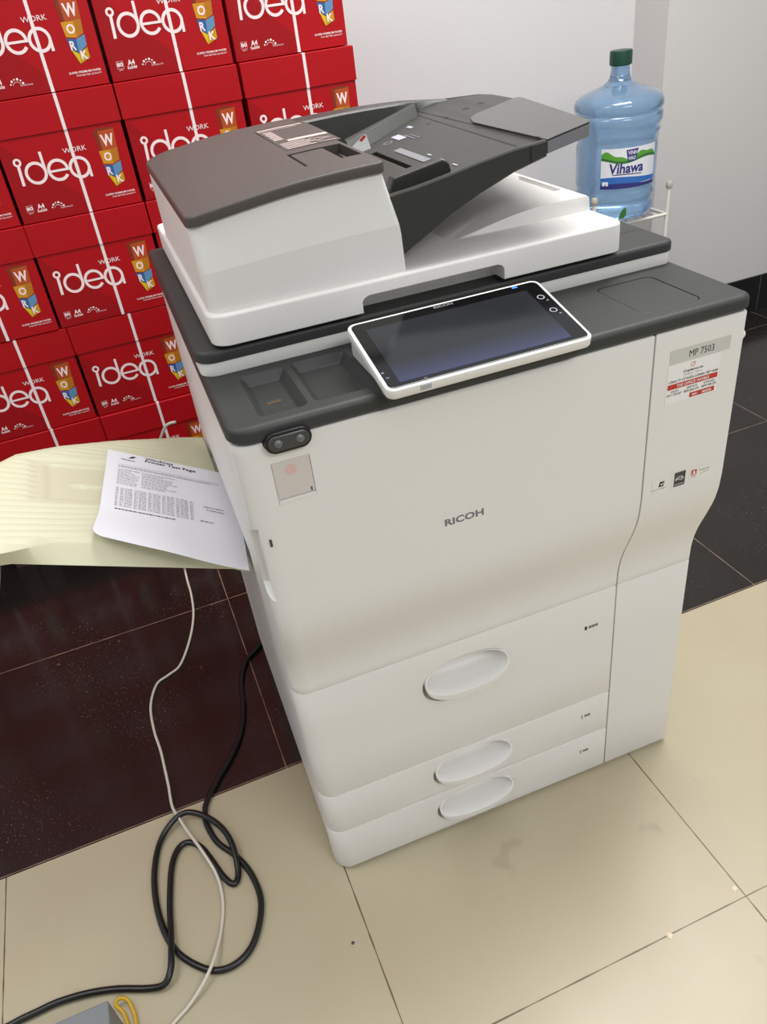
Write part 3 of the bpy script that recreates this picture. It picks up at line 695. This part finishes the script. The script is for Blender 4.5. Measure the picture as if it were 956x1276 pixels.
# guides
def guide(x0, x1, y0, y1, h, name):
    z0 = lambda x: tz(x)+.0003
    pf = [(x0, 0), (x0-.002, h*.45), (x0+.004, h), (x1-.012, h*.98), (x1-.003, h*.62), (x1, 0)]
    v = [(x, y0, z0(x)+q) for x, q in pf]+[(x, y1, z0(x)+q) for x, q in pf]; n = len(pf)
    return obj(name, v, [tuple(range(n)), tuple(range(2*n-1, n-1, -1))]+[(i, n+i, n+(i+1) % n, (i+1) % n) for i in range(n)], TD, trm, smooth=False, bevel=.0025)
guide(.288, .372, .198, .216, .020, 'side_guide')
obj('inner_rib', [(.325, .470, tz(.325)), (.478, .566, tz(.478)), (.478, .585, tz(.478)), (.325, .575, tz(.325)), (.325, .490, 1.122), (.478, .578, 1.1455), (.478, .585, 1.1455), (.325, .500, 1.124)],
    [(0, 1, 2, 3), (4, 7, 6, 5), (0, 4, 5, 1), (1, 5, 6, 2), (2, 6, 7, 3), (3, 7, 4, 0)], TD, trm, smooth=False, bevel=.001)
d = Decal(); d.poly([(.316, 1.108), (.349, 1.131), (.3530, 1.129), (.3590, 1.1045), (.345, 1.102)], M['label_white']); d.poly([(.3400, 1.1235), (.349, 1.1300), (.3520, 1.1270), (.3440, 1.1210)], M['label_red'], .0003)
d.build('paper_tag', lambda u, v, h: Vector((u, .472-h, v)), trm, label='white paper tag with a red mark')

# control panel (local frame: u along width, v up the slope)
PX0, PX1, PYF, PZF, PYB, PZB = .1768, .4374, -.0379, .9524, .1009, .9845
ang = math.atan2(PZB-PZF, PYB-PYF); PWd, PL = PX1-PX0, .1425
pe = rslab('control_panel', 0, PWd, 0, PL, [(.004, -.0135), (.0012, -.0125), (0, -.0105), (0, -.0016), (.0005, -.0005), (.0016, 0)], (.011,)*4, WH, cop, ns=6)
pe.location = (PX0, PYF, PZF); pe.rotation_euler = (ang, 0, 0)
gl = rslab('panel_glass', .0042, PWd-.0042, .0042, PL-.0042, [(0, -.001), (0, .0004), (.0004, .0006)], (.008,)*4, M['glass'], pe, ns=5)
box('display', .0190, .2355, .0115, .1225, .0005, .0009, M['screen'], pe, smooth=False)
def pmark(name, fn):
    d = Decal(); fn(d); d.build(name, lambda u, v, h: Vector((u, v, .0010+h)), pe)
pmark('maker_name', lambda d: d.text('RICOH', .1130, .1310, .1385, .1360, M['ink_grey'], 0, .03))
pmark('status_light', lambda d: d.rect(.2215, .1325, .2290, .1365, M['led'], 0))
for y in (.1010, .0695):
    pmark('round_key', lambda d: d.ring(.2445, y, .0048, .0037, M['ink_pale'], 0, n=20))
    pmark('key_symbol', lambda d: (d.rect(.2475, y-.0105, .2505, y-.0080, M['ink_grey'], 0)))
pmark('power_symbol', lambda d: d.ring(.0480, .0070, .0018, .0011, M['ink_grey'], 0, n=14))
pmark('key_symbol', lambda d: d.rect(.0055, .0330, .0085, .0360, M['ink_grey'], 0)); pmark('key_symbol', lambda d: d.ring(.0090, .0240, .0018, .001, M['ink_grey'], 0, n=12))
box('usb_cover', .0390, .0520, -.0006, .003, -.0085, -.0015, M['ink_pale'], pe, smooth=False)
box('card_slot', -.0006, .003, .0180, .0300, -.0075, -.0040, M['label_grey'], pe, smooth=False)
# bracket under the panel
v, f = prism([(-.004, .9362), (.120, .9362), (.120, .9740), (.0985, .9710), (-.030, .9405), (-.030, .9380)], .186, .428, 'x')
obj('panel_bracket', v, f, M['label_grey'], cop, smooth=False, bevel=.001)
v, f = prism([(-.024, .9300), (-.006, .9300), (.004, .9365), (-.024, .9385)], .180, .437, 'x')
obj('panel_ledge', v, f, DK, cop, smooth=False, bevel=.002)

# left output tray
TP = lambda x: .610-.42*x            # top plane of the tray
def yfr(x): return .212+.040*sm(-x/.10)*sm((x+.345)/.10)
def ybk(x):
    P = [(-.352, .462), (-.332, .494), (-.313, .525), (-.252, .571), (-.161, .616), (-.035, .661), (.03, .675)]
    for (a, b), (c, e) in zip(P[:-1], P[1:]):
        if x <= c: return b+(e-b)*(x-a)/(c-a)
    return P[-1][1]
def ttop(x, y):
    z = TP(x); yf, yb = yfr(x), ybk(x)
    if -.272 < x < -.150 and .372 < y < .500:
        z -= .0045
        if -.235 < x < -.175 and abs(y-.435) < .010-.10*max(0, -.205-x)*1: z += .0045
        return z
    if x > -.02: return z
    # contour-like steps that wrap round the sunken square
    cx = max(0, -.245-x)*0.5+max(0, x+.15)*0.35
    w = (y-.435)
    q = (abs(w)+ (0.010*math.sin((x+.35)*14)) + cx*.12)/.0175
    fr = q-math.floor(q)
    amp = .0058*sm((yb-y-.004)/.016)*sm((y-yf-.004)/.012)*sm((abs(w)-.045)/.02 if x > -.272 else 1)*sm((-.035-x)/.05)
    amp *= 1-sm((-.135-x)/.01)*sm((x+.300)/.02)*sm((.080-abs(w))/.012)
    z += amp*(sm(fr/.55)-sm((fr-.62)/.3))-.0020
    return z
RIB = [(0, 0), (.18, .35), (.45, .85), (.70, 1), (.84, 1), (.90, .12), (.96, 0)]
rows = []
for k in range(-17, 18):
    for ph, hh in RIB: rows.append((.0158*(k+ph), hh))
nx, ny = 70, len(rows)-1
V = []; F = []
for i in range(nx+1):
    x = -.352+.350*i/nx; yf, yb = yfr(x), ybk(x); fan = .86+.30*min(1, -x/.35)
    for j, (w0, hh) in enumerate(rows):
        y = min(max(.435+w0*fan-.006*math.sin((x+.35)*9), yf+.00001*j), yb-.00001*(ny-j)); e = min(y-yf, yb-y); ez = min(i*.350/nx, 1); w = y-.435
        amp = .0050*sm((e-.004)/(.010 if y < .4 else .026))*sm((-.035-x)/.05)*(1-sm((-.135-x)/.01)*sm((x+.295)/.015)*sm((.078-abs(w))/.010))
        z = TP(x)-.0015+amp*hh
        if -.270 < x < -.152 and -.060 < w < .062:
            z -= .0035*sm(min(x+.270, -.152-x, w+.060, .062-w)/.005)
            if -.235 < x < -.165: z += .0045*sm((.010-.25*max(0, -.215-x)-abs(w+.004))/.004)*sm((x+.235)/.006)
        V.append((x, y, z-max(0, .004-e)*.7-max(0, .004-ez)*.7))
n1 = len(V)
for i in range(nx+1):
    x = -.352+.350*i/nx; yf, yb = min(.229, yfr(x)+.01), ybk(x)-.006
    for j in range(ny+1): V.append((x if i else -.349, yf+(yb-yf)*j/ny, TP(x)-.030))
idx = lambda i, j: i*(ny+1)+j
for i in range(nx):
    for j in range(ny):
        a, b, c, e = idx(i, j), idx(i+1, j), idx(i+1, j+1), idx(i, j+1); F.append((a, b, c, e))
        if j % 1 == 0: F.append((a+n1, e+n1, c+n1, b+n1))
for i in range(nx):
    a, b = idx(i, 0), idx(i+1, 0); F.append((a, a+n1, b+n1, b)); a, b = idx(i, ny), idx(i+1, ny); F.append((b, b+n1, a+n1, a))
for j in range(ny):
    a, b = idx(0, j), idx(0, j+1); F.append((b, b+n1, a+n1, a)); a, b = idx(nx, j), idx(nx, j+1); F.append((a, a+n1, b+n1, b))
obj('output_tray', V, F, M['cream'], cop, angle=35, label='ribbed cream plastic tray sloping up from the left side')

# printed test page lying on the tray
BL, BR, TL = Vector((-.2052, .2415)), Vector((-.0069, .1750)), Vector((-.1719, .5555))
def page(u, v, h):
    p = BL+(BR-BL)*u+(TL-BL)*v; x, y = p.x, p.y
    lift = .0068+.014*sm((.35-v)/.35)*sm((1-u)/.6)*(1-.3*u)+.004*math.sin(u*PI)*(1-v)
    y -= .012*math.sin(PI*min(1, max(0, u)))*sm((.5-v)/.5)
    return Vector((x, y, TP(x)+lift+h))
V = []; F = []; nu, nv = 40, 40; mk = set()
def rc(u, v):    # rounded look of the curled lower-left corner
    if u < .07 and v < .05:
        du, dv = .07-u, .05-v; l = math.hypot(du/.07, dv/.05)
        if l > 1: return .07-du/l, .05-dv/l
    return u, v
for i in range(nu+1):
    for j in range(nv+1):
        u, v = rc((i/nu), (j/nv)); V.append(page(u, v, 0))
n1 = len(V); V += [Vector(p)-Vector((0, 0, .0002)) for p in V]
idx = lambda i, j: i*(nv+1)+j
for i in range(nu):
    for j in range(nv): a, b, c, e = idx(i, j), idx(i+1, j), idx(i+1, j+1), idx(i, j+1); F.append((a, b, c, e)); F.append((a+n1, e+n1, c+n1, b+n1))
for i in range(nu): a, b = idx(i, 0), idx(i+1, 0); F.append((a, a+n1, b+n1, b)); a, b = idx(i, nv), idx(i+1, nv); F.append((b, b+n1, a+n1, a))
for j in range(nv): a, b = idx(0, j), idx(0, j+1); F.append((b, b+n1, a+n1, a)); a, b = idx(nu, j), idx(nu, j+1); F.append((a, a+n1, b+n1, b))
pg = empty('printed_page', rz=-0.0186)
tag(pg, 'white sheet with a printed test page lying on the cream side tray', 'paper')
obj('sheet', V, F, M['paper'], pg, angle=60)
d = Decal(); ik = M['ink']
d.text('Windows', .292, .962, .512, .990, ik, 0, .02); d.text('Printer Test Page', .292, .920, .690, .958, ik, 0, .02)
d.poly([(.165, .935), (.200, .945), (.225, .972), (.190, .968)], ik, 0); d.text('Windows', .105, .905, .215, .922, ik, 0, .01)
d.rect(.095, .846, .885, .8475, M['ink_grey'], 0, 16, 1)
rr = random.Random(8)
def line(u0, u1, v, hh, m=M['ink_mid']):
    u = u0
    while u < u1:
        w = rr.uniform(.006, .026); d.rect(u, v, min(u+w, u1), v+hh, m, 0); u += w+.006
line(.095, .860, .825, .006); line(.095, .800, .812, .006)
for k in range(9): line(.095, .095+rr.uniform(.10, .17), .780-.021*k, .007); 
for k in range(9): line(.275, .275+rr.uniform(.12, .30), .780-.021*k, .007)
for k in range(13):
    for c in range(17):
        u = .095+.0335*c; line(u, u+.020+.006*(c % 3), .560-.0155*k, .006)
for k in range(2): line(.73+.02*k, .88, .530-.03*k, .012)
line(.70, .80, .375, .012); line(.100, .520, .338, .009, ik)
d.build('printed_text', page, pg)
for ob in pg.children:
    if ob.name.startswith('printed_text'): ob.location = (0, 0, .0004)

# ---------------------------------------------------------------- cables on the floor
wp = [(-.03, .745, .62), (-.055, .76, .605), (-.085, .80, .52), (-.10, .90, .33), (-.108, 1.02, .12), (-.113, 1.075, .03)] + [(x, y, .0038) for x, y in
     [(-0.116, 1.04), (-0.116, 0.984), (-0.124, 0.897), (-0.148, 0.807), (-0.186, 0.723), (-0.219, 0.701), (-0.25, 0.683), (-0.272, 0.619), (-0.274, 0.543), (-0.268, 0.479), (-0.266, 0.42), (-0.265, 0.376)]] + \
     [(-0.264, 0.318, .011), (-0.2545, 0.281, .0162), (-0.2445, 0.246, .0175), (-0.223, 0.183, .018), (-0.209, 0.133, .008), (-0.209, 0.083, .0038), (-0.222, 0.033, .004), (-0.238, -0.010, .014), (-0.252, -0.033, .0165), (-0.272, -0.052, .012), (-0.297, -0.068, .005), (-0.323, -0.082, .0038), (-0.40, -0.13, .0038), (-.6, -.30, .0038)]
wc = tube('network_cable', wp, .0030, M['white_cable'])
tag(wc, 'thin off-white cable hanging behind the side tray and trailing over the floor', 'cable')
bpth = [(0.10, 0.80), (0.01, 0.695), (-0.036, 0.655), (-0.061, 0.594), (-0.073, 0.521), (-0.093, 0.45), (-0.128, 0.391), (-0.165, 0.347), (-0.197, 0.301), (-0.205, 0.279), (-0.207, 0.25), (-0.195, 0.202), (-0.169, 0.16), (-0.151, 0.116), (-0.144, 0.064), (-0.154, 0.022), (-0.177, -0.017), (-0.207, -0.035), (-0.241, -0.033), (-0.272, -0.01), (-0.301, 0.029), (-0.317, 0.08), (-0.322, 0.141), (-0.316, 0.2), (-0.299, 0.251), (-0.269, 0.279), (-0.239, 0.284), (-0.208, 0.262), (-0.184, 0.228), (-0.171, 0.191), (-0.168, 0.155), (-0.172, 0.119), (-0.184, 0.105), (-0.199, 0.129), (-0.213, 0.171), (-0.228, 0.208), (-0.249, 0.227), (-0.269, 0.22), (-0.286, 0.186), (-0.299, 0.118), (-0.304, 0.063), (-0.307, 0.022), (-0.313, -0.007), (-0.328, -0.02), (-0.356, -0.012), (-0.402, 0.008), (-0.449, 0.022), (-0.497, 0.029), (-0.534, 0.028), (-0.567, 0.026), (-0.614, 0.015), (-.75, -.05)]
R = .0062; bz = []
lifts = {25: .008, 26: .0135, 27: .0125, 28: .0125, 29: .013, 30: .008, 40: .004, 41: .0125, 42: .012, 43: .004}
for i, (x, y) in enumerate(bpth): bz.append((x, y, R+lifts.get(i, 0)))
bc = tube('power_cable', bz, R*.93, M['rubber'])
tag(bc, 'thick black power cable coiled in a loose loop on the floor', 'cable')

# grey box at the bottom edge and the yellow loop behind it
gb = tag(empty('grey_box', (-.52, -.40, 0)), 'grey metal box on the floor cut off by the bottom left edge', 'box')
rslab('box_shell', 0, .126, 0, .343, [(0, .0005), (0, .098), (.001, .0995), (.002, .1)], (.003,)*4, M['grey_box'], gb, ns=3)
rslab('box_base', .004, .122, .004, .339, [(0, 0), (0, .0006)], (.002,)*4, M['bezel'], gb, ns=2)
yl = tube('yellow_wire', [(-.388, -.075, .006), (-.396, -.035, .006), (-.4065, -.0185, .010), (-.399, -.013, .014), (-.388, -.018, .012), (-.3830, -.030, .008), (-.379, -.050, .006), (-.380, -.085, .006)], .0030, M['yellow'])
tag(yl, 'small yellow wire loop poking out beside the grey box', 'wire')
# plaster crumbs on the tile joints
def crumb(x, y, r, label, seed):
    bm = bmesh.new(); bmesh.ops.create_icosphere(bm, subdivisions=2, radius=r); q = random.Random(seed)
    for v in bm.verts: v.co = Vector((v.co.x*q.uniform(.8, 1.25), v.co.y*q.uniform(.8, 1.2), max(-.0001, v.co.z*.55*q.uniform(.7, 1.2))+.0004))
    me = bpy.data.meshes.new('plaster_crumb'); bm.to_mesh(me); bm.free(); me.materials.append(M['chip'])
    o = bpy.data.objects.new('floor_crumb', me); COL.objects.link(o); o.location = (x, y, 0); finish(o, angle=60); tag(o, label, 'crumb', 'crumbs on the cream floor')
crumb(.459, -.287, .0058, 'pale crumb on the floor joint, nearer the bottom of the photo', 1)
crumb(.604, -.268, .0052, 'pale crumb on the floor joint, beside the crossing of two joints', 2)
crumb(-.0185, -.082, .0028, 'tiny dark crumb on the tile in front of the photocopier', 3)
bpy.data.objects['floor_crumb.002'].data.materials[0] = M['bezel']

# ---------------------------------------------------------------- water bottle and rack
RX0, RX1, RY0, RY1, RZ = 1.395, 1.672, 1.37, 1.60, .596
rk = tag(empty('bottle_rack', (0, 0, 0)), 'white metal rack standing in the wall corner under the water bottle', 'rack')
for (x, y) in ((RX0, RY0), (RX1, RY0), (RX0, RY1), (RX1, RY1)):
    j = Join(); j.cyl((x, y, 0.0), (x, y, .672), .0065, 16); p = j.build('rack_post', M['rack'], rk)
    Vv, Ff = lathe([(.0085, .668), (.0105, .674), (.0105, .682), (.0080, .688), (.0010, .690)], (x, y), 18); obj('post_cap', Vv, Ff, M['post_cap'], p, angle=50)
for z, nm in ((RZ-.008, 'rack_shelf'), (.22, 'rack_shelf')):
    j = Join()
    for a, b in (((RX0, RY0), (RX1, RY0)), ((RX0, RY1), (RX1, RY1)), ((RX0, RY0), (RX0, RY1)), ((RX1, RY0), (RX1, RY1))): j.cyl((*a, z), (*b, z), .0052, 12)
    for i in range(1, 8): x = RX0+(RX1-RX0)*i/8; j.cyl((x, RY0, z+.001), (x, RY1, z+.001), .003, 8)
    j.build(nm, M['rack'], rk)
BC = (1.533, 1.465); zb = .5995
wb = tag(empty('water_bottle', (0, 0, 0)), 'large blue water cooler bottle with green cap and printed label on a white rack', 'bottle')
kz = .4275/.4275
prf = [(.060, 0), (.100, .002), (.116, .010), (.121, .022), (.121, .040), (.117, .050), (.121, .060), (.124, .075), (.1195, .086), (.122, .098), (.124, .108), (.124, .215), (.1205, .224), (.122, .235),
       (.127, .246), (.129, .252), (.1235, .260), (.128, .268), (.133, .275), (.1335, .290), (.132, .300), (.128, .305), (.1325, .311), (.134, .322), (.1325, .334), (.126, .345), (.113, .354), (.094, .362), (.072, .370),
       (.050, .378), (.038, .386), (.031, .396), (.028, .408), (.027, .425), (.0275, .430)]
Vv, Ff = lathe([(r, zb+z) for r, z in prf], BC, 64); obj('bottle_shell', Vv, Ff, M['bottle'], wb, angle=70)
Vv, Ff = lathe([(.0300, zb+.428), (.0330, zb+.431), (.0330, zb+.462), (.0315, zb+.467), (.0260, zb+.468), (.0010, zb+.468)], BC, 36); obj('bottle_cap', Vv, Ff, M['cap_green'], wb, angle=40)
d = Decal(); LW, LH = .185, .116
N = 26
for i in range(N):
    d.rect(LW*i/N, 0, LW*(i+1)/N, LH, M['v_white'], 0)
def hill(u, base): return base
for i in range(N*2):
    u0, u1 = LW*i/(N*2), LW*(i+1)/(N*2)
    H = lambda u: .094+.010*math.sin(u*52+.6)+.004*math.sin(u*120)
    B = lambda u: .078+.006*math.sin(u*40+2)
    d.poly([(u0, B(u0)), (u1, B(u1)), (u1, H(u1)), (u0, H(u0))], M['v_green'], .0002)
    d.poly([(u0, B(u0)), (u1, B(u1)), (u1, B(u1)+.007), (u0, B(u0)+.007)], M['v_green_dark'], .0003)
    T = lambda u: .030+.005*math.sin(u*22+.5)
    d.poly([(u0, .012), (u1, .012), (u1, T(u1)), (u0, T(u0))], M['v_blue'], .0002)
    d.poly([(u0, 0), (u1, 0), (u1, .013+.003*math.sin(u1*30)), (u0, .013+.003*math.sin(u0*30))], M['v_navy'], .0003)
    d.poly([(u0, .038+.002*math.sin(u0*28)), (u1, .038+.002*math.sin(u1*28)), (u1, .0405+.002*math.sin(u1*28)), (u0, .0405+.002*math.sin(u0*28))], M['v_navy'], .0003) if .035 < u0 < .125 else None
for i in range(8):
    ua, ub = i/8, (i+1)/8; bt = lambda q: (.080+.026*q, .077+.001*q); tp = lambda q: (.074+.038*q, .110+.002*q)
    d.poly([bt(ua), bt(ub), tp(ub), tp(ua)], M['v_navy'], .0006)
d.text('VINH', .0790, .0960, .1075, .1070, M['v_white'], .0009, .02); d.text('HAO', .0820, .0810, .1040, .0920, M['v_white'], .0009, .02)
d.text('Vihawa', .0260, .0440, .1320, .0740, M['v_navy'], .0008, .025, shear=.1)
d.rect(.006, .010, .024, .022, M['v_white'], .0006)
ca = math.atan2(-.7755-BC[1], -.0692-BC[0])
def wrap(u, v, h):
    a = ca-math.radians(20)+u/.1255; return Vector((BC[0]+(.1250+h)*math.cos(a), BC[1]+(.1250+h)*math.sin(a), zb+.104+v))
d.build('bottle_label', wrap, wb)
d = Decal(); d.poly([(.0, .0), (.016, .002), (.024, .012), (.022, .034), (.012, .030), (.004, .018)], M['v_green_dark'], 0)
def wrap2(u, v, h):
    a = ca+math.radians(8)+u/.122; return Vector((BC[0]+(.1225+h)*math.cos(a), BC[1]+(.1225+h)*math.sin(a), zb+.012+v))
d.build('green_sticker', wrap2, wb)
